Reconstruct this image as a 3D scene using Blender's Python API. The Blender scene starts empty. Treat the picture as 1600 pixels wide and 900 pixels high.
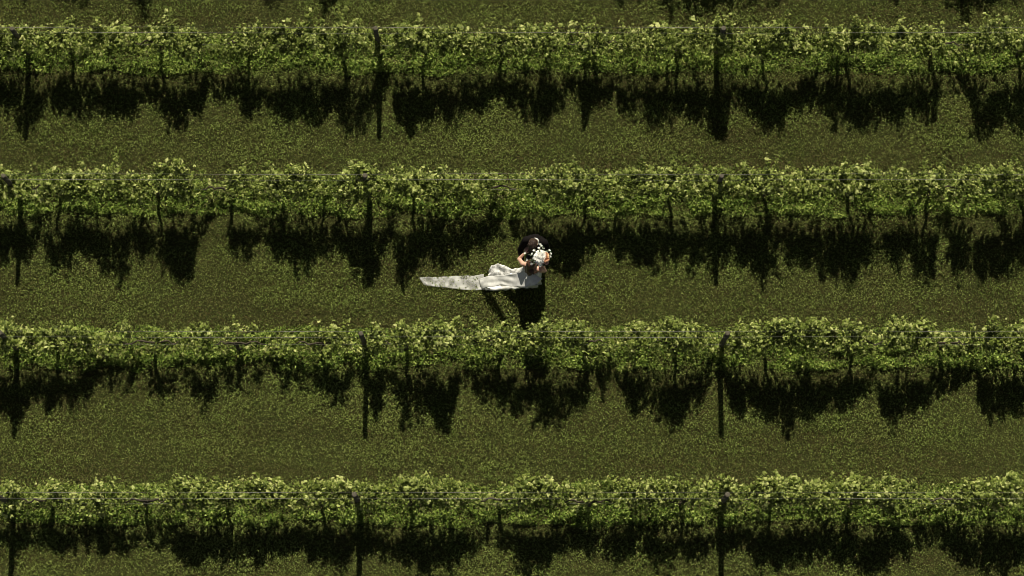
import bpy, math, random
import numpy as np
from mathutils import Vector, Matrix, Euler
random.seed(7)
RNG = np.random.default_rng(11)
C = bpy.context.scene.collection
S = bpy.context.scene

# ------------------------------------------------------------------ camera, sky, sun, exposure
F = 3700.0                       # focal length in photograph pixels (1600 wide)
TILT = math.atan(750.0 / F)
H = 42.6
cam_d = bpy.data.cameras.new('camera'); cam = bpy.data.objects.new('camera', cam_d); C.objects.link(cam)
cam.location = (0, 0, H); cam.rotation_euler = (TILT, 0, 0)
cam_d.sensor_width = 36; cam_d.lens = F / 1600 * 36; cam_d.clip_start = 1; cam_d.clip_end = 2000
S.camera = cam
S.cycles.filter_width = 0.75
SUN_EL = math.radians(44.0)
world = bpy.data.worlds.new('World'); S.world = world; world.use_nodes = True
nt = world.node_tree
sky = nt.nodes.new('ShaderNodeTexSky'); sky.sky_type = 'NISHITA'; sky.sun_disc = False
sky.sun_elevation = SUN_EL; sky.sun_rotation = 0.0
sky.air_density = .35; sky.dust_density = .3
hs = nt.nodes.new('ShaderNodeHueSaturation'); hs.inputs['Saturation'].default_value = .45
bg = nt.nodes['Background']; nt.links.new(sky.outputs[0], hs.inputs['Color']); nt.links.new(hs.outputs[0], bg.inputs[0]); bg.inputs[1].default_value = 0.05
sd = bpy.data.lights.new('sun', 'SUN'); sun = bpy.data.objects.new('sun', sd); C.objects.link(sun)
sd.energy = 5.0; sd.angle = math.radians(0.5); sd.color = (1, 0.93, 0.77)
sun.rotation_euler = Vector((0, math.cos(SUN_EL), math.sin(SUN_EL))).to_track_quat('Z', 'Y').to_euler()
sun.location = (0, 30, 40)
vs = S.view_settings; vs.view_transform = 'Standard'; vs.look = 'None'; vs.gamma = 1; vs.use_curve_mapping = False
vs.exposure = 0.24

CT, ST = math.cos(TILT), math.sin(TILT)
def G(px, py, z=0.0):
    """world point at height z that the photograph shows at pixel px,py"""
    a = (px - 800) / F; b = (450 - py) / F
    d = Vector((a, b * CT + ST, b * ST - CT))
    t = (z - H) / d.z
    return Vector((d.x * t, d.y * t, z))

# ------------------------------------------------------------------ helpers
def tag(o, label=None, cat=None, group=None, kind=None):
    if label: o['label'] = label
    if cat: o['category'] = cat
    if group: o['group'] = group
    if kind: o['kind'] = kind
    return o
def empty(name, loc, rz=0):
    o = bpy.data.objects.new(name, None); C.objects.link(o); o.location = loc; o.rotation_euler.z = rz
    o.empty_display_size = 0.2
    return o
def npmesh(name, V, Fc, mat, parent=None, attr=None, smooth=False):
    me = bpy.data.meshes.new(name)
    n, k = Fc.shape
    me.vertices.add(len(V)); me.vertices.foreach_set('co', np.ascontiguousarray(V, dtype=np.float32).ravel())
    me.loops.add(n * k); me.loops.foreach_set('vertex_index', np.ascontiguousarray(Fc, dtype=np.int32).ravel())
    me.polygons.add(n); me.polygons.foreach_set('loop_start', np.arange(0, n * k, k, dtype=np.int32))
    me.polygons.foreach_set('loop_total', np.full(n, k, dtype=np.int32))
    me.update(calc_edges=True)
    if attr is not None:
        a = me.attributes.new('rnd', 'FLOAT', 'POINT'); a.data.foreach_set('value', attr.astype(np.float32))
    me.polygons.foreach_set('use_smooth', np.full(n, smooth))
    me.materials.append(mat)
    o = bpy.data.objects.new(name, me); C.objects.link(o)
    if parent: o.parent = parent
    return o
class MB:
    """collects quads and triangles, links them as one mesh"""
    def __init__(s): s.v = []; s.f = []
    def add(s, vs_, fs): 
        n = len(s.v); s.v += [tuple(v) for v in vs_]; s.f += [tuple(i + n for i in f) for f in fs]
    def tube(s, pts, rad, seg=8, cap=True):
        pts = [Vector(p) for p in pts]; rings = []
        for i, p in enumerate(pts):
            d = (pts[min(i + 1, len(pts) - 1)] - pts[max(i - 1, 0)]).normalized()
            u = d.cross(Vector((0, 1, 0.01))) if abs(d.y) < .9 else d.cross(Vector((1, 0, 0)))
            u.normalize(); w = d.cross(u)
            r = rad[i] if hasattr(rad, '__len__') else rad
            rings.append([p + (u * math.cos(2 * math.pi * j / seg) + w * math.sin(2 * math.pi * j / seg)) * r for j in range(seg)])
        vs_ = [q for r in rings for q in r]; fs = []
        for i in range(len(pts) - 1):
            for j in range(seg):
                fs.append((i * seg + j, i * seg + (j + 1) % seg, (i + 1) * seg + (j + 1) % seg, (i + 1) * seg + j))
        if cap:
            fs.append(tuple(range(seg))[::-1]); fs.append(tuple((len(pts) - 1) * seg + j for j in range(seg)))
        s.add(vs_, fs)
    def ell(s, c, r, rot=None, seg=16, rings=10):
        c = Vector(c); vs_ = []; fs = []
        M = rot if rot is not None else Matrix.Identity(3)
        if not hasattr(r, '__len__'): r = (r, r, r)
        for i in range(1, rings):
            th = math.pi * i / rings
            for j in range(seg):
                ph = 2 * math.pi * j / seg
                vs_.append(c + M @ Vector((r[0] * math.sin(th) * math.cos(ph), r[1] * math.sin(th) * math.sin(ph), r[2] * math.cos(th))))
        top = len(vs_); vs_.append(c + M @ Vector((0, 0, r[2]))); bot = len(vs_); vs_.append(c + M @ Vector((0, 0, -r[2])))
        for i in range(rings - 2):
            for j in range(seg):
                fs.append((i * seg + j, (i + 1) * seg + j, (i + 1) * seg + (j + 1) % seg, i * seg + (j + 1) % seg))
        for j in range(seg):
            fs.append((top, j, (j + 1) % seg)); q = (rings - 2) * seg
            fs.append((bot, q + (j + 1) % seg, q + j))
        s.add(vs_, fs)
    def cap(s, p, q, r1, r2=None, flat=1.0):
        """tapered capsule"""
        p = Vector(p); q = Vector(q); r2 = r1 if r2 is None else r2
        n = max(2, int((q - p).length / (min(r1, r2) * .5)) + 1)
        d = (q - p)
        for i in range(n + 1):
            t = i / n; s.ell(p + d * t, r1 + (r2 - r1) * t, seg=10, rings=7)
    def build(s, name, mat, parent=None, smooth=True, voxel=None, smooth_it=0):
        me = bpy.data.meshes.new(name); me.from_pydata(s.v, [], s.f); me.update()
        me.materials.append(mat)
        o = bpy.data.objects.new(name, me); C.objects.link(o)
        if voxel:
            m = o.modifiers.new('r', 'REMESH'); m.mode = 'VOXEL'; m.voxel_size = voxel; m.use_smooth_shade = True
            if smooth_it:
                m = o.modifiers.new('s', 'SMOOTH'); m.iterations = smooth_it; m.factor = .5
            dg = bpy.context.evaluated_depsgraph_get(); dg.update()
            nm = bpy.data.meshes.new_from_object(o.evaluated_get(dg)); o.modifiers.clear(); o.data = nm; nm.name = name
            if not nm.materials: nm.materials.append(mat)
        o.data.polygons.foreach_set('use_smooth', [smooth] * len(o.data.polygons))
        if parent: o.parent = parent
        return o

# ------------------------------------------------------------------ materials
def M(name):
    m = bpy.data.materials.new(name); m.use_nodes = True
    return m, m.node_tree, m.node_tree.nodes['Principled BSDF']
def plain(name, col, rough=.7, spec=.3, vary=.25, scale=40, bump=0.0, sheen=0):
    m, t, b = M(name); L = t.links
    tc = t.nodes.new('ShaderNodeTexCoord'); n = t.nodes.new('ShaderNodeTexNoise'); n.inputs['Scale'].default_value = scale
    n.inputs['Detail'].default_value = 6
    L.new(tc.outputs['Object'], n.inputs['Vector'])
    r = t.nodes.new('ShaderNodeValToRGB'); L.new(n.outputs[0], r.inputs[0])
    r.color_ramp.elements[0].position = .3; r.color_ramp.elements[1].position = .7
    r.color_ramp.elements[0].color = tuple(c * (1 - vary) for c in col) + (1,)
    r.color_ramp.elements[1].color = tuple(min(1, c * (1 + vary)) for c in col) + (1,)
    L.new(r.outputs[0], b.inputs['Base Color']); b.inputs['Roughness'].default_value = rough
    b.inputs['Specular IOR Level'].default_value = spec
    if sheen: b.inputs['Sheen Weight'].default_value = sheen
    if bump:
        bp = t.nodes.new('ShaderNodeBump'); bp.inputs['Strength'].default_value = bump; bp.inputs['Distance'].default_value = .01
        L.new(n.outputs[0], bp.inputs['Height']); L.new(bp.outputs[0], b.inputs['Normal'])
    return m
def leafmat(name, stops, patch=None, patch_scale=.8, rough=.5, spec=.4, trans=.25, pw=.6, p0=.42, p1=.62):
    """stops: colours over the per-leaf random value; patch: colour mixed in by a world-space patch noise"""
    m, t, b = M(name); L = t.links; N = t.nodes
    at = N.new('ShaderNodeAttribute'); at.attribute_name = 'rnd'
    r = N.new('ShaderNodeValToRGB'); L.new(at.outputs['Fac'], r.inputs[0])
    while len(r.color_ramp.elements) < len(stops): r.color_ramp.elements.new(.5)
    for e, (p, c) in zip(r.color_ramp.elements, stops): e.position = p; e.color = c + (1,)
    col = r.outputs[0]
    if patch:
        geo = N.new('ShaderNodeNewGeometry')
        n = N.new('ShaderNodeTexNoise'); n.inputs['Scale'].default_value = patch_scale; n.inputs['Detail'].default_value = 5
        n.inputs['Roughness'].default_value = .65
        L.new(geo.outputs['Position'], n.inputs['Vector'])
        rr = N.new('ShaderNodeValToRGB'); rr.color_ramp.elements[0].position = p0; rr.color_ramp.elements[1].position = p1
        rr.color_ramp.elements[1].color = (pw, pw, pw, 1)
        L.new(n.outputs[0], rr.inputs[0])
        mx = N.new('ShaderNodeMix'); mx.data_type = 'RGBA'
        L.new(rr.outputs[0], mx.inputs[0]); L.new(col, mx.inputs[6]); mx.inputs[7].default_value = patch + (1,)
        col = mx.outputs[2]
    L.new(col, b.inputs['Base Color']); b.inputs['Roughness'].default_value = rough; b.inputs['Specular IOR Level'].default_value = spec
    if trans:
        tr = N.new('ShaderNodeBsdfTranslucent'); ms = N.new('ShaderNodeMixShader'); ms.inputs[0].default_value = trans
        L.new(col, tr.inputs[0]); L.new(b.outputs[0], ms.inputs[1]); L.new(tr.outputs[0], ms.inputs[2])
        L.new(ms.outputs[0], N['Material Output'].inputs[0])
    return m

# row base lines (photograph pixel heights of the post feet)
ROW_Y = [-125, 85.5, 307.8, 545.5, 789]
ROWS = [G(800, y).y for y in ROW_Y]
X0, X1 = -11.2, 11.2
GX = 12.6

def ground_mat():
    m, t, b = M('soil_and_thatch'); L = t.links; N = t.nodes
    geo = N.new('ShaderNodeNewGeometry')
    def noise(sc, det=6, ro=.6):
        n = N.new('ShaderNodeTexNoise'); n.inputs['Scale'].default_value = sc; n.inputs['Detail'].default_value = det
        n.inputs['Roughness'].default_value = ro; L.new(geo.outputs['Position'], n.inputs['Vector']); return n
    def ramp(src, p0, c0, p1, c1):
        r = N.new('ShaderNodeValToRGB'); L.new(src, r.inputs[0])
        r.color_ramp.elements[0].position = p0; r.color_ramp.elements[0].color = c0 + (1,)
        r.color_ramp.elements[1].position = p1; r.color_ramp.elements[1].color = c1 + (1,); return r.outputs[0]
    fine = noise(60, 8, .8); mid = noise(2.0)
    a = ramp(fine.outputs[0], .35, (.018, .024, .007), .65, (.066, .082, .022))
    c = ramp(fine.outputs[0], .35, (.023, .021, .007), .65, (.10, .088, .030))
    mx = N.new('ShaderNodeMix'); mx.data_type = 'RGBA'
    L.new(ramp(mid.outputs[0], .3, (0, 0, 0), .75, (.8, .8, .8)), mx.inputs[0]); L.new(a, mx.inputs[6]); L.new(c, mx.inputs[7])
    L.new(mx.outputs[2], b.inputs['Base Color']); b.inputs['Roughness'].default_value = .95
    b.inputs['Specular IOR Level'].default_value = .1
    bp = N.new('ShaderNodeBump'); bp.inputs['Strength'].default_value = .8; bp.inputs['Distance'].default_value = .03
    L.new(fine.outputs[0], bp.inputs['Height']); L.new(bp.outputs[0], b.inputs['Normal'])
    return m
# ------------------------------------------------------------------ ground
def grid(x0, x1, y0, y1, nx, ny, zf):
    xs, ys = np.meshgrid(np.linspace(x0, x1, nx), np.linspace(y0, y1, ny))
    V = np.stack([xs.ravel(), ys.ravel(), zf(xs, ys).ravel()], 1)
    i = np.arange((nx - 1) * (ny - 1)); r, c = i // (nx - 1), i % (nx - 1); a = r * nx + c
    return V, np.stack([a, a + 1, a + nx + 1, a + nx], 1)
V, Fc = grid(-400, 400, -400, 400, 3, 3, lambda x, y: x * 0)
tag(npmesh('ground', V, Fc, ground_mat()), kind='structure')

def smooth_noise(x, y, seed, scale):
    r = np.random.default_rng(seed); out = np.zeros_like(x)
    for k in range(7):
        a = r.uniform(0, 2 * np.pi); f = scale * r.uniform(.5, 2.2); p = r.uniform(0, 6.28)
        out += np.sin((x * np.cos(a) + y * np.sin(a)) * f + p + 1.3 * np.sin((x * np.sin(a) - y * np.cos(a)) * f * .7 + p))
    return out / 7 ** .5 / .9

def orient(n, up_bias, rng, lean=None):
    """random unit frames: normals biased upwards"""
    nrm = rng.normal(size=(n, 3)); nrm /= np.linalg.norm(nrm, axis=1)[:, None]
    nrm[:, 2] = np.abs(nrm[:, 2]); nrm[:, 2] += up_bias
    if lean is not None: nrm += lean
    nrm /= np.linalg.norm(nrm, axis=1)[:, None]
    t = rng.normal(size=(n, 3)); t -= (t * nrm).sum(1)[:, None] * nrm; t /= np.linalg.norm(t, axis=1)[:, None]
    return nrm, t, np.cross(nrm, t)
def leaves(P, size, tmpl, faces, frames, rnd):
    """place template leaves (k,3) at points P"""
    nrm, t, b = frames; n = len(P); k = len(tmpl)
    V = (P[:, None, :] + size[:, None, None] * (tmpl[None, :, 0:1] * t[:, None, :] + tmpl[None, :, 1:2] * b[:, None, :] + tmpl[None, :, 2:3] * nrm[:, None, :])).reshape(-1, 3)
    Fc = (faces[None] + (np.arange(n) * k)[:, None, None]).reshape(-1, faces.shape[1])
    return V, Fc, np.repeat(rnd, k)
# rhombic small leaf, blade, lobed vine leaf
RH = np.array([[-.5, 0, 0], [0, -.32, .08], [.5, 0, 0], [0, .32, .08]]); RHF = np.array([[0, 1, 2], [0, 2, 3]])
def vine_leaf():
    ang = [-150, -112, -75, -45, -10, 10, 45, 75, 112, 150]
    pts = []
    R = {150: .42, 112: .55, 75: .40, 45: .56, 10: .40}
    out = [(-180, .12)]
    for a, r in [(-150, .46), (-112, .52), (-80, .38), (-48, .56), (-22, .42), (0, .64), (22, .42), (48, .56), (80, .38), (112, .52), (150, .46)]:
        out.append((a, r))
    v = [[0, 0, .10]] + [[r * math.cos(math.radians(a)), r * math.sin(math.radians(a)), -.10 * abs(math.sin(math.radians(a)))] for a, r in out]
    n = len(out)
    return np.array(v), np.array([[0, 1 + i, 1 + (i + 1) % n] for i in range(n)])
VL, VLF = vine_leaf()

# lawn: mown grass and clover of the alleys
def lawn():
    y0, y1 = G(800, 1010).y, G(800, -160).y
    n = 1750000
    x = RNG.uniform(-GX, GX, n); y = RNG.uniform(y0, y1, n)
    patch = smooth_noise(x, y, 3, 2.2) * .6 + smooth_noise(x, y, 4, 7) * .5 + smooth_noise(x * .25, y, 41, 3) * .5
    patch = np.tanh(patch * .8) * .75
    ra = np.array(ROWS); k = np.clip(np.searchsorted(-ra, -y), 0, len(ra) - 1); below = ra[np.maximum(k - 1, 0)] - y   # metres south of the row above
    dry = np.exp(-((below - 2.25) / .38) ** 2) + .6 * np.exp(-((below - .55) / .16) ** 2) + .45 * smooth_noise(x * .14, y * 1.6, 44, 4) + .35 * smooth_noise(x * .5, y * 3, 46, 5)   # worn, drier lengths along the lane
    cs = .034; hx = np.floor((x + .02 * np.sin(y * 37)) / cs).astype(np.int64); hy = np.floor((y + .02 * np.sin(x * 31)) / cs).astype(np.int64)
    cell = (((hx * 73856093) ^ (hy * 19349663)) % 1009) / 1009.0
    keep = RNG.uniform(size=n) < (.55 + .6 * cell) * np.clip(.95 + .05 * patch, .8, 1)
    x, y, patch, cell, dry = x[keep], y[keep], patch[keep], cell[keep], dry[keep]; n = len(x)
    h = RNG.uniform(.0, .03, n) * (1 + .25 * patch) + .055 * cell ** 1.5 * RNG.uniform(.2, 1, n)
    P = np.stack([x, y, h + .004], 1)
    size = RNG.uniform(.020, .048, n) * (1 + .2 * patch)
    fr = orient(n, .25, RNG)
    tm = RH.copy(); tm[:, 1] *= .62
    green = np.clip(.56 + .10 * patch - .15 * dry + .36 * (cell - .5) + .26 * RNG.normal(size=n), 0, 1)
    m = leafmat('lawn_blades', [(0, (.125, .095, .042)), (.30, (.118, .120, .032)), (.58, (.118, .172, .032)), (1, (.31, .385, .10))],
                patch=(.145, .128, .048), patch_scale=1.1, trans=.15, spec=.15, rough=.7, pw=.42, p0=.38, p1=.72)
    V, Fc, a = leaves(P, size, tm, RHF, fr, green)
    tag(npmesh('lawn_grass', V, Fc, m, attr=a), 'short mown grass and clover with dry patches covering the alleys', 'grass', kind='stuff')
lawn()
# taller weeds under each row
m_weed = leafmat('weed_leaves', [(0, (.11, .11, .035)), (.12, (.065, .12, .016)), (.55, (.17, .255, .036)), (1, (.40, .49, .12))],
                 patch=(.22, .13, .085), patch_scale=2.6, trans=.25, pw=.5, spec=.2, rough=.6, p0=.60, p1=.70)
WL = ['beyond the top edge', 'under the topmost row', 'under the row above the couple', 'under the row below the couple', 'under the bottom row']
def weeds(ri):
    Y = ROWS[ri]; n = 85000
    x = RNG.uniform(-GX, GX, n); s = RNG.uniform(-.45, .45, n)
    half = .36 + .05 * smooth_noise(x, x * 0, 20 + ri, 4)
    k = np.abs(s) < half; x, s = x[k], s[k]; half = half[k]
    pt = smooth_noise(x, s * 2, 30 + ri, 5)
    k = RNG.uniform(size=len(x)) < np.clip(.8 + .3 * pt, .15, 1); x, s, pt, half = x[k], s[k], pt[k], half[k]
    n = len(x)
    hm = (.10 + .06 * np.clip(pt, -1, 2)) * (1 - .6 * (np.abs(s) / half) ** 3)
    z = RNG.uniform(0, 1, n) ** .7 * hm + .006
    P = np.stack([x, Y + s, z], 1)
    size = RNG.uniform(.03, .075, n)
    tm = RH.copy(); tm[:, 1] *= .8; V, Fc, a = leaves(P, size, tm, RHF, orient(n, .3, RNG), np.clip(.5 + .12 * pt + .32 * RNG.normal(size=n), 0, 1))
    tag(npmesh('weeds', V, Fc, m_weed, attr=a), 'bright green strip of weeds and unmown grass ' + WL[ri], 'weeds', 'weed strips under the rows', 'stuff')
for ri in range(len(ROWS)): weeds(ri)

# ------------------------------------------------------------------ posts and wires
m_post = plain('weathered_wood', (.10, .09, .066), .85, .2, .4, 30, .5)
m_wire = plain('galvanised_wire', (.17, .165, .15), .5, .3, .8, 1.1)
m_wire.node_tree.nodes['Principled BSDF'].inputs['Metallic'].default_value = .35
m_bark = plain('vine_bark', (.066, .056, .038), .9, .15, .5, 60, .8)
m_cane = plain('green_canes', (.16, .15, .06), .6, .3, .3, 20)
POST_X = [[45, 590, 1127], [46, 594, 1119], [34, 578, 1116], [28, 573, 1124], [22, 563, 1125]]
PH = 1.6
ROWN = ['row beyond the top edge', 'topmost row', 'row just above the couple', 'row just below the couple', 'bottom row']
PN = ['left', 'middle', 'right']
for ri, xs in enumerate(POST_X):
    for pi, px in enumerate(xs):
        p = G(px, ROW_Y[ri])
        t = empty('trellis_post', p)
        lab = {0: 'weathered wooden post whose shadow', 1: '', 2: ''}
        tag(t, f'weathered wooden trellis post, {PN[pi]} one of three in the {ROWN[ri]}', 'post', 'wooden posts of the trellis')
        b = MB(); lx = random.uniform(-.008, .008); ly = random.uniform(-.01, .01); r = random.uniform(.044, .05)
        n = 9
        b.tube([(lx * (i / n) ** 1.3, ly * i / n, PH * i / n) for i in range(n + 1)] + [(lx, ly, PH + .008)],
               [r * 1.04 * (1 - .08 * i / n) * random.uniform(.97, 1.03) for i in range(n + 1)] + [r * .7], 14)
        b.build('wooden_pole', m_post, t)
        for sy in (-1, 1):
            s = MB(); yy = sy * (r * .93) + ly
            s.tube([(lx - .015, yy, 1.515), (lx - .012, yy + sy * .012, 1.515), (lx + .012, yy + sy * .012, 1.515), (lx + .015, yy, 1.515)], .003, 6)
            s.build('staple', m_wire, t)
for ri, Y in enumerate(ROWS):
    for z, off, nm in ((1.52, .052, 'upper wire of the post-top pair'), (1.515, -.052, 'lower wire of the post-top pair'), (.78, -.052, 'low fruiting wire')):
        b = MB(); n = 60; pts = []
        for i in range(n + 1):
            x = X0 + (X1 - X0) * i / n
            pts.append((x, Y + off + .006 * math.sin(x * .9 + ri), z - .012 * math.sin(math.pi * ((x + .5) % 6.4) / 6.4)))
        b.tube(pts, .0026 if z > 1 else .0014, 6)
        o = b.build('trellis_wire', m_wire)
        tag(o, f'taut silvery {nm} in the {ROWN[ri]}', 'wire', 'trellis wires along the rows')

# ------------------------------------------------------------------ vines: canopy tops follow the shadow outline seen in the photograph
E = {
1: "0 178,25 185,38 200,55 198,65 190,75 172,100 168,110 165,118 180,125 200,130 195,140 178,180 178,200 182,215 178,225 165,235 160,245 170,250 188,262 195,280 200,290 180,315 178,325 155,335 150,345 155,360 160,375 165,380 185,400 177,435 185,440 195,460 180,480 185,500 200,520 185,540 210,560 215,570 210,580 185,592 170,597 150,612 150,620 205,640 215,650 190,660 175,680 180,700 190,712 200,725 175,760 175,770 150,780 155,790 170,800 172,820 185,840 195,860 180,880 175,895 150,905 155,915 190,930 175,950 170,960 150,975 170,1000 188,1010 195,1030 200,1050 203,1060 185,1080 178,1100 195,1110 210,1120 220,1135 222,1140 180,1150 165,1160 165,1170 185,1180 195,1190 185,1200 218,1208 220,1215 205,1225 195,1235 175,1250 165,1260 160,1270 165,1290 180,1300 200,1310 180,1325 190,1345 210,1352 215,1365 185,1385 175,1400 185,1415 195,1430 180,1450 190,1462 180,1467 140,1475 118,1500 118,1505 150,1512 160,1525 200,1540 220,1555 215,1570 185,1590 210,1600 205",
2: "0 400,20 400,45 405,60 390,70 380,80 410,95 430,110 425,115 395,150 400,160 425,185 430,200 435,210 405,230 400,250 420,265 430,285 440,300 438,307 400,320 370,326 335,330 325,354 325,358 350,360 385,370 400,385 395,400 385,415 395,430 405,450 410,470 435,480 430,490 415,500 400,540 400,560 430,580 440,592 425,600 395,615 385,622 430,630 455,640 425,655 405,670 412,690 415,700 415,715 410,730 395,740 385,755 390,770 385,776 360,780 330,793 330,797 360,800 375,815 395,830 400,845 415,860 430,880 435,895 410,905 420,920 400,940 385,955 400,975 405,1000 418,1030 428,1045 415,1060 410,1080 415,1100 410,1115 435,1130 425,1145 405,1160 415,1175 410,1190 430,1205 430,1215 420,1225 405,1240 420,1255 410,1270 408,1285 440,1295 420,1310 430,1340 430,1355 405,1375 410,1390 420,1400 420,1415 405,1430 435,1445 438,1458 430,1464 400,1470 370,1480 385,1490 435,1500 440,1520 430,1530 445,1545 430,1560 440,1580 430,1600 420",
3: "0 635,15 650,28 665,40 640,50 630,90 637,100 620,108 640,118 645,125 625,140 630,150 610,155 600,180 600,195 590,230 585,245 615,270 612,280 590,290 600,300 630,310 640,325 645,333 630,345 600,360 595,390 585,405 590,413 580,418 565,436 565,440 600,470 608,500 610,510 615,525 625,540 635,550 610,565 605,575 600,585 650,595 640,605 610,620 625,630 660,640 672,650 665,655 650,665 655,680 670,692 685,700 675,710 650,715 620,725 605,740 600,750 640,760 640,770 610,780 640,800 640,810 650,820 640,835 650,850 665,870 672,890 675,900 660,915 640,922 600,928 590,940 605,960 610,975 625,990 645,1005 635,1020 650,1035 665,1050 678,1060 660,1075 650,1095 640,1108 620,1114 590,1132 590,1140 630,1145 650,1160 640,1175 645,1190 655,1200 665,1215 670,1235 685,1245 650,1260 670,1275 672,1285 635,1300 630,1312 665,1325 630,1345 635,1365 620,1375 630,1385 670,1395 672,1405 650,1425 645,1440 640,1450 625,1470 615,1490 605,1505 600,1520 605,1530 640,1545 650,1565 645,1580 650,1600 640",
4: "0 855,20 890,45 860,75 860,90 870,100 880,115 865,125 850,150 860,160 870,185 865,200 890,210 845,220 840,235 855,260 860,280 880,300 900,320 895,340 880,360 900,380 890,415 885,430 870,455 870,480 880,500 890,530 900,545 895,565 860,575 880,605 880,620 890,640 905,690 905,710 900,730 870,745 880,755 855,765 850,780 855,790 880,820 900,840 905,860 890,875 860,900 860,920 880,950 890,980 880,1000 850,1015 890,1030 910,1055 905,1065 870,1080 890,1100 885,1110 870,1125 865,1140 870,1160 870,1180 890,1220 900,1250 890,1280 870,1300 885,1340 890,1370 905,1390 890,1400 880,1430 860,1450 850,1480 860,1500 880,1530 900,1550 890,1570 900,1600 890",
0: "0 -30,60 -30,80 -20,100 10,115 20,130 5,150 -25,200 -20,215 25,230 25,240 -15,300 -30,400 -20,420 10,435 15,450 -20,490 -15,505 15,520 15,530 -20,600 -25,700 -30,800 -15,900 -20,960 -10,1030 -5,1042 20,1080 30,1110 25,1125 -10,1150 10,1180 15,1210 5,1220 -20,1300 -25,1430 -10,1445 5,1460 -20,1490 -5,1505 25,1520 -5,1555 5,1570 5,1600 -20"}
TE = math.tan(SUN_EL)
ENV = {}
for ri, s in E.items():
    xs, zs = [], []
    for t in s.split(','):
        a, b = map(float, t.split()); g = G(a, b); xs.append(g.x)
        zs.append(max(.25, (ROWS[ri] - g.y - .06) * TE * 1.04))
    ENV[ri] = (np.array(xs), np.array(zs))
def env(ri, x):
    x = np.asarray(x, float); e = np.interp(x, *ENV[ri])
    return e + np.where(e > .5, .07 * smooth_noise(x, x * 0, 300 + ri, 22) + .06 * smooth_noise(x, x * 0, 320 + ri, 9) - .03, 0)

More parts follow.
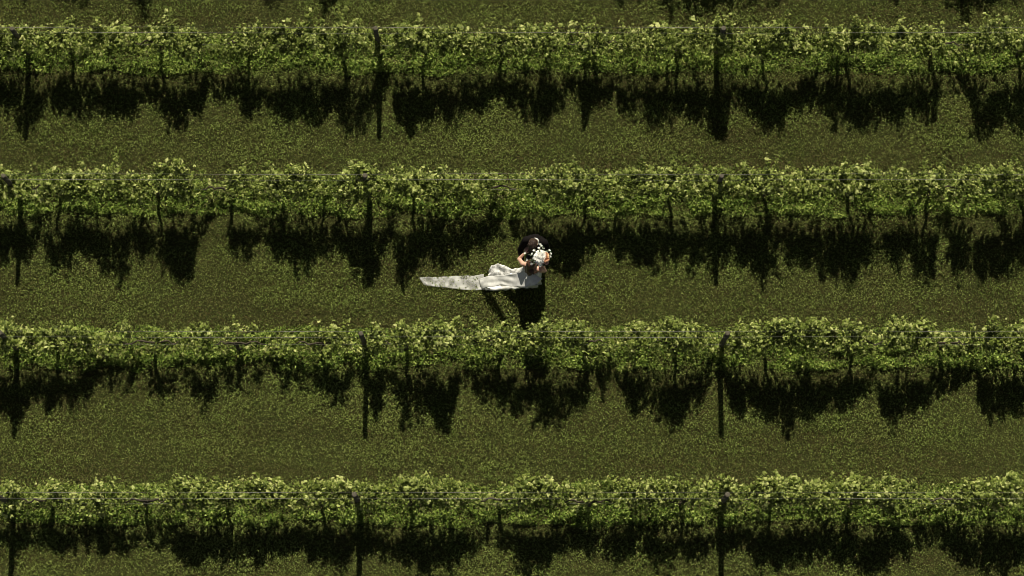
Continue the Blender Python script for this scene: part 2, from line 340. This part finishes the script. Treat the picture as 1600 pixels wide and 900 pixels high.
m_vine = leafmat('vine_leaves', [(0, (.065, .09, .012)), (.35, (.14, .185, .028)), (.7, (.28, .335, .078)), (1, (.50, .53, .19))],
                 trans=.22, rough=.5, spec=.22)
def vine_mesh(ri, xc, half, root, rng):
    Y = ROWS[ri]
    PP, canes = [], MB()
    ns = int(52 * half / .8)
    for si in range(ns):
        x = xc + rng.uniform(-half, half); ze = float(env(ri, x))
        hang = rng.uniform() < .10 + .14 * (smooth_noise(np.array([x]), np.array([0.]), 90 + ri, 3)[0] > .5)
        cz = min(.8, max(.3, ze - .2)) + rng.uniform(-.05, .05)
        side = rng.choice([-1, 1]) * rng.uniform(.2, 1)
        if hang: zt = rng.uniform(.3, .55)
        else: zt = cz + (ze - cz) * (1 - .5 * rng.uniform() ** 2.0)
        nn = 7; pts = []
        lean = rng.normal() * .07
        for i in range(nn):
            u = i / (nn - 1)
            if hang: q = (x + lean * u * 2, Y + side * .26 * math.sin(u * 2), cz + (zt - cz) * u ** 1.6 + .1 * math.sin(u * 3.1))
            else: q = (x + lean * u + .02 * rng.normal(), Y + side * (.05 + .165 * u ** .8) * (1.15 if ze > 1 else .9), cz + (zt - cz) * (1 - (1 - u) ** 1.5))
            pts.append(q)
        canes.tube(pts, [.0045 * (1 - .6 * i / nn) for i in range(nn)], 5)
        L = sum((Vector(pts[i + 1]) - Vector(pts[i])).length for i in range(nn - 1))
        k = int(L / .0135) + 6
        u = rng.uniform(0.02, 1.02, k) * (nn - 1); i0 = np.clip(u.astype(int), 0, nn - 2); f = (u - i0)[:, None]
        A = np.array(pts); q = A[i0] * (1 - f) + A[i0 + 1] * f
        q += rng.normal(size=(k, 3)) * np.array([.05, .045, .03]); PP.append(q)
    # inner leaves that fill the hedge
    k = int(1100 * half / .8); x = xc + rng.uniform(-half, half, k); ze = env(ri, x)
    lo = np.minimum(.5, ze - .15) + .14 * smooth_noise(x, x * 0, 50 + ri, 6)
    z = lo + (ze - .02 - lo) * rng.uniform(0, 1, k) ** .85
    q = np.stack([x, Y + rng.normal(size=k) * .13, z], 1); PP.append(q)
    P = np.concatenate(PP)
    TW = []
    for si in range(int(rng.integers(2, 6))):           # loose shoots that stand out of the hedge
        x = xc + rng.uniform(-half, half); ze = max(.75, float(env(ri, x))); up = rng.uniform(.12, .34); ln = rng.normal() * .14; no = rng.uniform(.05, .3)
        pts = [(x + ln * u, Y + .1 + no * u, ze - .25 + (up + .2) * math.sin(u * 1.45)) for u in (0, .25, .5, .75, 1)]
        canes.tube(pts, [.004, .0035, .003, .002, .0015], 5)
        k = 26; u = rng.uniform(.0, 1.03, k) * 4; i0 = np.clip(u.astype(int), 0, 3); f = (u - i0)[:, None]; A = np.array(pts)
        TW.append(A[i0] * (1 - f) + A[i0 + 1] * f + rng.normal(size=(k, 3)) * .028)
    keep = (P[:, 2] > .1) & (np.abs(P[:, 1] - Y) < .34 + .03 * rng.normal(size=len(P))); P = P[keep]
    gapk = np.clip((env(ri, P[:, 0]) - .35) / .7, .15, 1) * np.clip(1.0 + .40 * smooth_noise(P[:, 0], P[:, 2] * .8, 210 + ri, 4.5), .35, 1); P = P[rng.uniform(size=len(P)) < gapk]
    keep = P[:, 2] < np.maximum(env(ri, P[:, 0]), .35) + .04 + .05 * rng.normal(size=len(P)); P = P[keep]
    lowb = .52 + .17 * smooth_noise(P[:, 0], P[:, 0] * 0, 60 + ri, 4) + .1 * rng.normal(size=len(P)); keep = (P[:, 2] > np.minimum(lowb, env(ri, P[:, 0]) - .15)) | (rng.uniform(size=len(P)) < .10); P = P[keep]
    P[:, 1] += (0, .0, .02, .07, .17)[ri] * np.clip((P[:, 2] - .45) / .6, 0, 1)
    P = np.concatenate([P] + TW)
    n = len(P)
    side = np.clip((P[:, 1] - Y) * 3, -1, 1)
    lean = np.stack([np.zeros(n), side * .5 + .25, np.full(n, .1)], 1)
    fr = orient(n, .35, rng, lean)
    clump = smooth_noise(P[:, 0], P[:, 1] + P[:, 2], 70 + ri, 7)
    size = (.032 + .055 * rng.uniform(0, 1, n) ** 2) * np.clip(1.0 + .12 * clump, .7, 1.3)
    rnd = np.clip(.45 + .12 * clump + .34 * rng.normal(size=n), 0, 1)
    V, Fc, a = leaves(P - np.array(root)[None], size, VL, VLF, fr, rnd)
    for i, v in enumerate(canes.v): canes.v[i] = tuple(np.array(v) - np.array(root))
    return V, Fc, a, canes
ORD = ['first', 'second', 'third', 'fourth', 'fifth']
def look(ri, xc, half):
    z = env(ri, np.linspace(xc - half, xc + half, 40)); mz, mn = z.mean(), z.min()
    if mn < .42: return 'gappy'
    return 'tall' if mz > 1.22 else ('low' if mz < .95 else 'bushy')
for ri in range(len(ROWS)):
    rng = np.random.default_rng(100 + ri)
    posts = [G(px, ROW_Y[ri]).x for px in POST_X[ri]]
    posts = posts + [posts[-1] + 6.4]
    bays = [(-1, posts[0] - 6.4, posts[0])] + [(i, posts[i], posts[i + 1]) for i in range(3)]
    for bi, a, b in bays:
        step = (b - a) / 4; half = step / 2 + .06
        for k in range(4):
            xc = a + step * (k + .5)
            if xc < X0 - .4 or xc > X1: continue
            root = (xc + rng.uniform(-.1, .1), ROWS[ri] + rng.uniform(-.02, .02), 0)
            t = empty('grapevine', root)
            where = f'just left of the left post' if bi < 0 else f'{ORD[k]} right of the {PN[bi]} post'
            if bi < 0 and k < 3: where = f'{ORD[3-k]} left of the left post'
            tag(t, f'{look(ri, xc, half)} leafy grapevine, {where} in the {ROWN[ri]}', 'grapevine', 'grapevines trained along the trellis rows')
            V, Fc, at, canes = vine_mesh(ri, xc, half, root, rng)
            npmesh('foliage', V, Fc, m_vine, t, attr=at)
            canes.build('canes', m_cane, t)
            tr = MB(); lx = rng.uniform(-.16, .16); top = (lx, 0, .72); n = 8
            tr.tube([(lx * (i / n) + .02 * math.sin(i * 1.3 + xc), .012 * math.sin(i * 2.1 + xc), .72 * i / n - (.02 if i == 0 else 0)) for i in range(n + 1)],
                    [.034 - .012 * i / n + rng.uniform(-.003, .004) for i in range(n + 1)], 9)
            tr.build('trunk', m_bark, t)
            for sgn in (-1, 1):
                co = MB(); Lc = (step / 2 - .06) * rng.uniform(.45, .8)
                co.tube([(lx + .02 * math.sin(8 + xc), 0, .69), (lx + sgn * .12, 0, .76)] + [(lx + sgn * (.12 + (Lc - .12) * i / 5) - lx * i / 5, .035 * math.sin(i * 1.6 + xc * 3), .775 - .012 * i + .02 * math.sin(i * 1.7)) for i in range(1, 6)],
                        [.021, .019, .017, .015, .013, .011, .008], 8)
                co.build('cordon', m_bark, t)

# ------------------------------------------------------------------ the couple
m_skin_g = plain('skin_groom', (.46, .29, .21), .55, .35, .08, 30)
m_skin_b = plain('skin_bride', (.60, .36, .26), .5, .4, .08, 30)
m_jacket = plain('black_wool', (.0075, .0062, .0058), .95, .12, .3, 150, .3, 0)
m_trouser = plain('black_trousers', (.007, .006, .006), .95, .1, .3, 150)
m_shoe = plain('black_leather', (.012, .01, .009), .3, .5, .1, 30)
m_shirt = plain('white_shirt', (.75, .74, .72), .8, .2, .05, 60)
m_hair_g = plain('brown_hair', (.035, .020, .013), .5, .4, .5, 90, .6)
m_hair_b = plain('auburn_hair', (.075, .032, .016), .45, .5, .5, 80, .6)
m_eye = plain('eye', (.7, .7, .68), .2, .5, .02, 10)
m_lip = plain('lips', (.42, .14, .12), .4, .4, .05, 30)
m_satin = plain('white_satin', (.76, .76, .73), .45, .45, .04, 8, .05)

def sheer(name, col, alpha, scale=14, lace=False):
    m, t, b = M(name); L = t.links; N = t.nodes
    tc = N.new('ShaderNodeTexCoord')
    n = N.new('ShaderNodeTexNoise'); n.inputs['Scale'].default_value = scale; n.inputs['Detail'].default_value = 6
    L.new(tc.outputs['Object'], n.inputs['Vector'])
    r = N.new('ShaderNodeValToRGB'); L.new(n.outputs[0], r.inputs[0])
    r.color_ramp.elements[0].position = .38; r.color_ramp.elements[1].position = .62
    r.color_ramp.elements[0].color = (alpha[0],) * 3 + (1,); r.color_ramp.elements[1].color = (alpha[1],) * 3 + (1,)
    b.inputs['Base Color'].default_value = col + (1,); b.inputs['Roughness'].default_value = .7
    b.inputs['Specular IOR Level'].default_value = .2
    L.new(r.outputs[0], b.inputs['Alpha'])
    return m
m_veil = sheer('veil_tulle', (.72, .72, .69), (.75, .97), 9)
m_tail = sheer('veil_tail_tulle', (.74, .74, .70), (.22, .60), 5)
def lacemat():
    m, t, b = M('white_lace'); L = t.links; N = t.nodes
    tc = N.new('ShaderNodeTexCoord'); n = N.new('ShaderNodeTexNoise'); n.inputs['Scale'].default_value = 16; n.inputs['Detail'].default_value = 4
    L.new(tc.outputs['Object'], n.inputs['Vector'])
    r = N.new('ShaderNodeValToRGB'); L.new(n.outputs[0], r.inputs[0])
    r.color_ramp.elements[0].position = .42; r.color_ramp.elements[1].position = .52
    r.color_ramp.elements[0].color = (.40, .40, .38, 1); r.color_ramp.elements[1].color = (.78, .78, .76, 1)
    L.new(r.outputs[0], b.inputs['Base Color']); b.inputs['Roughness'].default_value = .8
    return m
m_lace = lacemat()

gp = G(836, 397); bp_ = G(830, 440)
fb = Vector((math.sin(math.radians(20)), math.cos(math.radians(20)), 0))   # she faces up and a little right
def frame(p, f):
    r = Vector((f.y, -f.x, 0)); return Matrix(((r.x, f.x, 0, p.x), (r.y, f.y, 0, p.y), (0, 0, 1, 0), (0, 0, 0, 1)))
fg = (bp_ - gp).normalized(); MG = frame(gp, fg); MBm = frame(bp_, fb)
def root_empty(name, Mx):
    o = bpy.data.objects.new(name, None); C.objects.link(o); o.matrix_world = Mx; return o

def hand(b, wrist, dirv, palm_n, thumb_side, s=1.0, curl=.5):
    """palm, four bent fingers and a thumb; dirv along the fingers"""
    w = Vector(wrist); d = Vector(dirv).normalized(); n = Vector(palm_n); n = (n - d * n.dot(d)).normalized(); sd = d.cross(n).normalized() * thumb_side
    for k in (-1, -.33, .33, 1):
        b.cap(w + d * .012 * s, w + d * .085 * s + sd * k * .031 * s, .015 * s, .0125 * s)
    Ls = [.066, .078, .073, .057]
    for i, k in enumerate((1, .36, -.3, -.95)):
        p = w + d * .085 * s + sd * k * .031 * s; dd = d.copy()
        for j in range(3):
            dd = (dd * math.cos(curl * (.5 + .3 * j)) + n * math.sin(curl * (.5 + .3 * j))).normalized()
            q = p + dd * Ls[i] * (.45, .32, .27)[j] * s; b.cap(p, q, (.0095, .0085, .0075)[j] * s, (.0085, .0075, .0065)[j] * s); p = q
    p = w + d * .025 * s + sd * .024 * s; q = p + (d * .6 + sd * .75 + n * .2).normalized() * .042 * s; b.cap(p, q, .014 * s, .010 * s)
    b.cap(q, q + (d * .85 + sd * .3 + n * .4).normalized() * .032 * s, .0095 * s, .0075 * s)

def head(b, c, R, s=1.0):
    """R columns: right, face direction, head up"""
    c = Vector(c)
    def P(x, y, z): return c + R @ Vector((x * s, y * s, z * s))
    b.ell(P(0, -.012, .025), (.076 * s, .094 * s, .092 * s), R)
    b.ell(P(0, .018, -.035), (.060 * s, .068 * s, .078 * s), R)
    b.ell(P(0, .045, -.085), (.034 * s, .034 * s, .028 * s), R)
    b.cap(P(0, .088, .018), P(0, .108, -.02), .009 * s, .014 * s)
    for q in (-1, 1):
        b.ell(P(q * .076, -.008, -.01), (.010 * s, .020 * s, .032 * s), R)
        b.ell(P(q * .034, .072, -.022), (.02 * s, .016 * s, .018 * s), R)
    return P
def face_bits(P, R, s, root):
    for q in (-1, 1):
        e = MB(); e.ell(P(q * .030, .083, .012), .0115 * s, seg=10, rings=6); e.build('eye', m_eye, root)
    e = MB(); e.ell(P(0, .090, -.052), (.022 * s, .008 * s, .008 * s), R, 10, 6); e.build('mouth', m_lip, root)
def look_R(fwd_pitch, roll=0, yaw=0):
    return (Matrix.Rotation(yaw, 3, 'Z') @ Matrix.Rotation(-fwd_pitch, 3, 'X') @ Matrix.Rotation(roll, 3, 'Y'))

# bouquet position first: her hand has to meet it
BQ = G(844, 403, 1.68)
# ---- groom
g = root_empty('person', MG)
tag(g, 'man in black suit bending his head towards the woman in white', 'person', 'couple embracing on the grass')
RG = look_R(.75, .12)
b = MB(); hc = (.03, .185, 1.63); PG_ = head(b, hc, RG)
b.cap((0, .09, 1.46), PG_(0, -.03, -.06), .062, .056)
b.cap((0, .02, 1.0), (0, .04, 1.2), .10, .11); b.cap((0, .04, 1.2), (0, .07, 1.36), .11, .10)
for s in (-1, 1):
    b.cap((0, .07, 1.38), (s * .15, .08, 1.41), .06, .052)
    b.cap((s * .09, 0, .93), (s * .105, .02, .50), .09, .058); b.cap((s * .105, .02, .5), (s * .11, -.01, .09), .055, .036)
    b.cap((s * .11, -.03, .05), (s * .12, .13, .035), .036, .03)
    el = (s * .245, .21, 1.17); wr = (s * .18, .42, 1.10)
    b.cap((s * .165, .09, 1.40), el, .050, .040); b.cap(el, wr, .042, .027)
    hand(b, wr, (-s * .6, .55, -.05), (-s * .7, -.6, 0), -s * 1, 1.0, .45)
b.build('body', m_skin_g, g, voxel=.007, smooth_it=2)
face_bits(PG_, RG, 1.0, g)
h = MB()
def hairshell(h, P, R, s, back=.0):
    h.ell(P(0, -.022, .040), (.083 * s, .098 * s, .090 * s), R, 20, 12)
    h.ell(P(0, -.055, -.005), (.076 * s, .062 * s, .080 * s), R)
    h.ell(P(0, .045, .092), (.055 * s, .038 * s, .024 * s), R)
hairshell(h, PG_, RG, 1.0)
for i in range(60):
    a = random.uniform(0, 6.28); e = random.uniform(.15, 1.2)
    d = Vector((math.cos(a) * math.sin(e), math.sin(a) * math.sin(e), math.cos(e)))
    h.ell(PG_(d.x * .082, -.022 + d.y * .096, .040 + d.z * .089), (.018, .010, .007), RG @ Matrix.Rotation(a, 3, 'Z'), 8, 5)
h.build('hair', m_hair_g, g, voxel=.006, smooth_it=1)
j = MB()
j.cap((0, .01, .90), (0, .03, 1.1), .155, .15); j.cap((0, .03, 1.1), (0, .07, 1.36), .155, .145)
for s in (-1, 1):
    j.cap((s * .06, .02, .86), (s * .07, .05, 1.3), .115, .115)
    j.cap((0, .06, 1.39), (s * .160, .075, 1.415), .088, .073)
    el = (s * .25, .21, 1.17); wr = (s * .19, .40, 1.105)
    j.cap((s * .170, .085, 1.41), el, .071, .054); j.cap(el, wr, .056, .040)
jo = j.build('jacket', m_jacket, g, voxel=.009, smooth_it=3)
sf = MB(); sf.ell((0, .12, 1.26), (.06, .092, .17)); sf.build('shirt_front', m_shirt, g, voxel=.008, smooth_it=2)
c_ = MB(); nb = Vector((0, .095, 1.475))
RN = Matrix.Rotation(-.55, 3, 'X')
for r0, r1, z0, z1 in ((.073, .069, .0, .048),):
    vv = []; ff = []; n = 28
    for lev, (r, z) in enumerate(((r0, z0), (r1, z1), (r1 - .007, z1), (r0 - .007, z0))):
        for i in range(n):
            a = math.pi * 2 * i / n
            vv.append(nb + RN @ Vector((r * math.cos(a), r * math.sin(a), z)))
    for lev in range(3):
        for i in range(n): ff.append((lev * n + i, lev * n + (i + 1) % n, (lev + 1) * n + (i + 1) % n, (lev + 1) * n + i))
    c_.add(vv, ff)
c_.build('shirt_collar', m_shirt, g)
for s in (-1, 1):
    q = MB(); q.cap((s * .192, .395, 1.106), (s * .185, .412, 1.102), .037, .036); q.build('shirt_cuff', m_shirt, g, voxel=.006)
t_ = MB(); t_.cap((0, 0, .93), (0, 0, .98), .14, .13)
for s in (-1, 1):
    t_.cap((s * .085, 0, .92), (s * .105, .02, .50), .112, .085); t_.cap((s * .105, .02, .50), (s * .11, -.01, .09), .083, .072)
t_.build('trousers', m_trouser, g, voxel=.009, smooth_it=3)
for s in (-1, 1):
    q = MB(); q.cap((s * .11, -.05, .047), (s * .125, .16, .04), .046, .042); q.ell((s * .118, .05, .02), (.05, .15, .022)); q.build('shoe', m_shoe, g, voxel=.006, smooth_it=2)

# ---- bride
w = root_empty('person', MBm)
tag(w, 'woman in white wedding dress with bare shoulders, long veil and train', 'person', 'couple embracing on the grass')
inv = MBm.inverted()
BL = inv @ BQ                                    # bouquet centre in her frame
RB = look_R(-.25, -.1, -.2)
b = MB(); PB_ = head(b, (-.01, .02, 1.50), RB, .95)
b.cap((0, 0, 1.33), PB_(0, -.03, -.06), .05, .046)
b.cap((0, 0, .95), (0, .01, 1.08), .125, .105); b.cap((0, .01, 1.08), (0, .01, 1.25), .10, .105)
for s in (-1, 1):
    b.cap((0, 0, 1.28), (s * .15, -.005, 1.315), .062, .050)
    b.cap((s * .08, 0, .9), (s * .085, .01, .48), .085, .052); b.cap((s * .085, .01, .48), (s * .085, -.01, .08), .048, .032)
    b.cap((s * .085, -.02, .06), (s * .09, .12, .03), .03, .024)
    b.ell((s * .06, .085, 1.2), (.055, .05, .055))
elr = Vector((.235, .04, 1.18)); wrr = Vector((BL.x + .02, BL.y - .02, BL.z - .20))
b.cap((.165, -.01, 1.32), elr, .045, .036); b.cap(elr, wrr, .035, .023); hand(b, wrr, (-.25, .2, .8), (-.8, .3, -.1), 1, .9, .9)
ell_ = Vector((-.27, .08, 1.20)); wrl = Vector((-.215, .19, 1.27))
b.cap((-.165, -.01, 1.32), ell_, .045, .036); b.cap(ell_, wrl, .035, .023); hand(b, wrl, (.15, .9, .25), (.3, .1, -.9), -1, .9, .35)
b.build('body', m_skin_b, w, voxel=.006, smooth_it=2)
face_bits(PB_, RB, .95, w)
h = MB(); hairshell(h, PB_, RB, .97)
h.cap(PB_(0, -.09, .01), (0.0, -.11, 1.40), .058, .062); h.cap((0, -.11, 1.40), (.005, -.125, 1.20), .066, .035)
for i in range(14):
    x = (i - 6.5) * .011; h.cap(PB_(x * .9, -.11, .02), (x * 1.2, -.155 + abs(x) * .5, 1.30 + random.uniform(-.05, .05)), .012, .009)
h.ell((.02, -.105, 1.46), (.06, .055, .05))
h.build('hair', m_hair_b, w, voxel=.006, smooth_it=1)
# dress: bodice and skirt as one lofted surface
def loft(rows, nseg, name, mat, parent, fold=0.0, thick=.004):
    vv = []; ff = []
    for ri_, (z, cx, cy, rx, ry, fa) in enumerate(rows):
        for i in range(nseg):
            a = 2 * math.pi * i / nseg
            k = 1 + fa * (math.sin(a * 9 + 1) * .6 + math.sin(a * 14 + 2.2) * .4)
            vv.append((cx + rx * k * math.cos(a), cy + ry * k * math.sin(a), z))
    for r_ in range(len(rows) - 1):
        for i in range(nseg):
            ff.append((r_ * nseg + i, r_ * nseg + (i + 1) % nseg, (r_ + 1) * nseg + (i + 1) % nseg, (r_ + 1) * nseg + i))
    mb = MB(); mb.add(vv, ff); o = mb.build(name, mat, parent)
    so = o.modifiers.new('t', 'SOLIDIFY'); so.thickness = thick
    return o
loft([(1.265, 0, .012, .150, .125, 0), (1.20, 0, .012, .142, .150, 0), (1.08, 0, .005, .118, .115, 0), (1.02, 0, .005, .122, .118, .005)], 72, 'bodice', m_lace, w)
loft([(1.022, 0, .005, .125, .120, .006), (.92, 0, 0, .16, .15, .01), (.75, -.01, 0, .19, .18, .03), (.5, -.03, .0, .20, .17, .05), (.25, -.06, .01, .23, .17, .07), (.08, -.09, .02, .26, .17, .09), (.02, -.10, .02, .28, .17, .10)], 96, 'skirt', m_satin, w)

def sheet(name, U, Lo, mat, parent, nu=70, nv=14, amp=.02, freq=22, seed=0, thick=.004, lift=None):
    """cloth between two edges given as (px,py,z) lists; ripples run along its length"""
    def samp(A, u):
        P = [G(*a) for a in A]; d = [0]
        for i in range(1, len(P)): d.append(d[-1] + (P[i] - P[i - 1]).length)
        t = u * d[-1]
        for i in range(1, len(P)):
            if t <= d[i] or i == len(P) - 1:
                f = (t - d[i - 1]) / (d[i] - d[i - 1]); f = min(1, max(0, f)); return P[i - 1].lerp(P[i], f)
    r = random.Random(seed); ph = [r.uniform(0, 6.28) for _ in range(6)]
    vv = []; ff = []; iv = parent.matrix_world.inverted() if parent else Matrix.Identity(4)
    for i in range(nu + 1):
        u = i / nu; a = samp(U, u); c = samp(Lo, u)
        for j_ in range(nv + 1):
            v = j_ / nv; p = a.lerp(c, v)
            n1 = math.sin(v * freq * .9 + u * 3 + ph[0]) * .5 + math.sin(v * freq * .5 - u * 7 + ph[1]) * .5 + .5 * math.sin(u * 23 + v * 6 + ph[2]) + .35 * math.sin(u * 47 - v * 9 + ph[3])
            p.z += amp * n1 + amp * 1.6
            p.y += .3 * amp * math.sin(u * 31 + ph[4]) ; p.x += .3 * amp * math.sin(v * 9 + u * 11 + ph[5])
            p.z = max(p.z, .03); vv.append(iv @ p)
    for i in range(nu):
        for j_ in range(nv): q = i * (nv + 1) + j_; ff.append((q, q + 1, q + nv + 2, q + nv + 1))
    mb = MB(); mb.add(vv, ff); o = mb.build(name, mat, parent)
    so = o.modifiers.new('t', 'SOLIDIFY'); so.thickness = thick
    return o
bpy.context.view_layer.update()
sheet('train', [(838, 432, .45), (812, 430, .34), (795, 432, .12), (775, 434, .05), (762, 436, .05), (752, 441, .04)],
      [(842, 446, .45), (825, 450, .45), (805, 452, .28), (785, 454, .04), (768, 455, .04), (758, 454, .03)], m_satin, w, amp=.02, seed=3)
sheet('lace_train', [(822, 424, .30), (812, 419, .15), (800, 421, .10), (788, 415, .12), (776, 412.5, .14), (768, 415, .12), (764, 424, .06)],
      [(828, 434, .30), (812, 436, .15), (800, 436, .08), (788, 436, .06), (776, 436, .05), (766, 436, .05), (762, 434, .05)], m_lace, w, amp=.018, freq=14, seed=5)
sheet('veil', [(822, 422, 1.24), (812, 426, 1.04), (800, 428, .84), (788, 430, .62), (772, 431, .34), (758, 433, .17), (748, 436, .06)],
      [(848, 436, 1.42), (839, 444, 1.34), (822, 449, 1.14), (799, 448, .80), (782, 446, .50), (764, 449, .31), (752, 452, .06)], m_veil, w, amp=.010, freq=13, seed=8, thick=.002)
sheet('veil_tail', [(756, 429, .06), (740, 431, .04), (715, 431, .04), (685, 433, .04), (665, 433, .04), (655, 434, .04)],
      [(758, 453, .05), (738, 454, .04), (725, 453, .04), (700, 450, .04), (675, 448, .04), (662, 445, .04)], m_tail, w, amp=.009, freq=11, seed=9, thick=.002)

# ---- bouquet (held, a thing of its own)
q = empty('bouquet', BQ - Vector((0, 0, .2)))
tag(q, 'white and peach flower bouquet held up between the couple', 'bouquet')
m_rose = plain('white_petals', (.86, .85, .80), .6, .3, .06, 60)
m_peach = plain('peach_petals', (.74, .40, .22), .6, .3, .2, 60)
m_blush = plain('blush_petals', (.72, .46, .36), .6, .3, .1, 60)
m_bqleaf = plain('bouquet_leaves', (.05, .075, .035), .5, .4, .4, 40)
def flower(c, n, r, mat, small=False):
    mb = MB(); c = Vector(c); n = Vector(n).normalized()
    rot = n.to_track_quat('Z', 'Y').to_matrix()
    layers = ((1, 7, .2), (.8, 6, .45), (.58, 5, .75), (.34, 4, 1.0)) if not small else ((1, 5, .9),)
    for sc, k, tilt in layers:
        off = random.uniform(0, 6)
        for i in range(k):
            a = off + 2 * math.pi * i / k
            R2 = rot @ Matrix.Rotation(a, 3, 'Z') @ Matrix.Rotation(tilt * -.9 + .1, 3, 'Y')
            vv = []
            for u in range(5):
                for v in range(5):
                    x = u / 4 * r * sc; wv = (v / 4 - .5) * 2 * math.sin(min(1, u / 4 * .85 + .15) * 2.4) * r * sc * .62
                    vv.append(c + n * (r * .25 * (1 - sc)) + R2 @ Vector((x, wv, .25 * x * (u / 4) + .4 * wv * wv / max(r, 1e-4))))
            mb.add(vv, [(u * 5 + v, u * 5 + v + 1, u * 5 + v + 6, u * 5 + v + 5) for u in range(4) for v in range(4)])
    if small or True: mb.ell(c + n * r * .12, r * .2, seg=8, rings=5)
    return mb.build('flower', mat, q)
base = Vector((0, 0, .2))
def dirp(dx, dy, h=.13):
    d = Vector((dx, dy, h)); return base + d, (d + Vector((0, 0, .05)))
NF = 24
for i in range(NF):
    rr_ = math.sqrt((i + .5) / NF); a = i * 2.39996 + .6
    x, y = .02 + .125 * rr_ * math.cos(a), .128 * rr_ * math.sin(a); z = .13 * math.sqrt(max(0, 1 - rr_ * rr_ * .85))
    m_ = m_peach if (x > .085 and -.06 < y < .05) else (m_blush if (x > .03 and y < -.07) else m_rose)
    flower(base + Vector((x, y, z - .04)), (x, y, z + .02), (.050 if rr_ < .8 else .038) * random.uniform(.8, 1.2), m_)
for x, y, z in [(.0, .22, .02), (.02, .19, .03), (-.25, .08, .0), (-.22, -.03, -.02), (.15, .12, .02), (.17, .07, .0), (-.02, .15, .05), (.05, .15, .04), (.17, .02, .02), (-.13, .06, .04), (-.1, .11, .05), (.0, -.14, .05), (-.14, -.10, 0)]:
    flower(base + Vector((x, y, z)), (x, y, z + .12), random.uniform(.026, .038), m_rose, True)
lf = MB()
for i in range(34):
    a = random.uniform(0, 6.28); r = random.uniform(.03, .16); c = base + Vector((r * math.cos(a), r * math.sin(a), .08 - r * .4 + random.uniform(-.02, .02)))
    R2 = Matrix.Rotation(a, 3, 'Z') @ Matrix.Rotation(random.uniform(-.6, .6), 3, 'Y')
    lf.add([c + R2 @ Vector(v) for v in ((0, 0, 0), (.03, -.016, .006), (.075, 0, 0), (.03, .016, .006))], [(0, 1, 2), (0, 2, 3)])
lf.build('greenery', m_bqleaf, q, smooth=False)
st = MB()
for i in range(12):
    a = i * .52; st.tube([(.012 * math.cos(a), .012 * math.sin(a), -.06), (.008 * math.cos(a), .008 * math.sin(a), .04), (.09 * math.cos(a), .09 * math.sin(a), .22)], .004, 6)
for (x, y, z) in [(.0, .22, .22), (-.25, .08, .2), (-.22, -.03, .18)]:
    st.tube([(0, 0, .05), (x * .5, y * .5, z * .75), (x, y, z)], .003, 5)
st.build('stems', m_bqleaf, q)
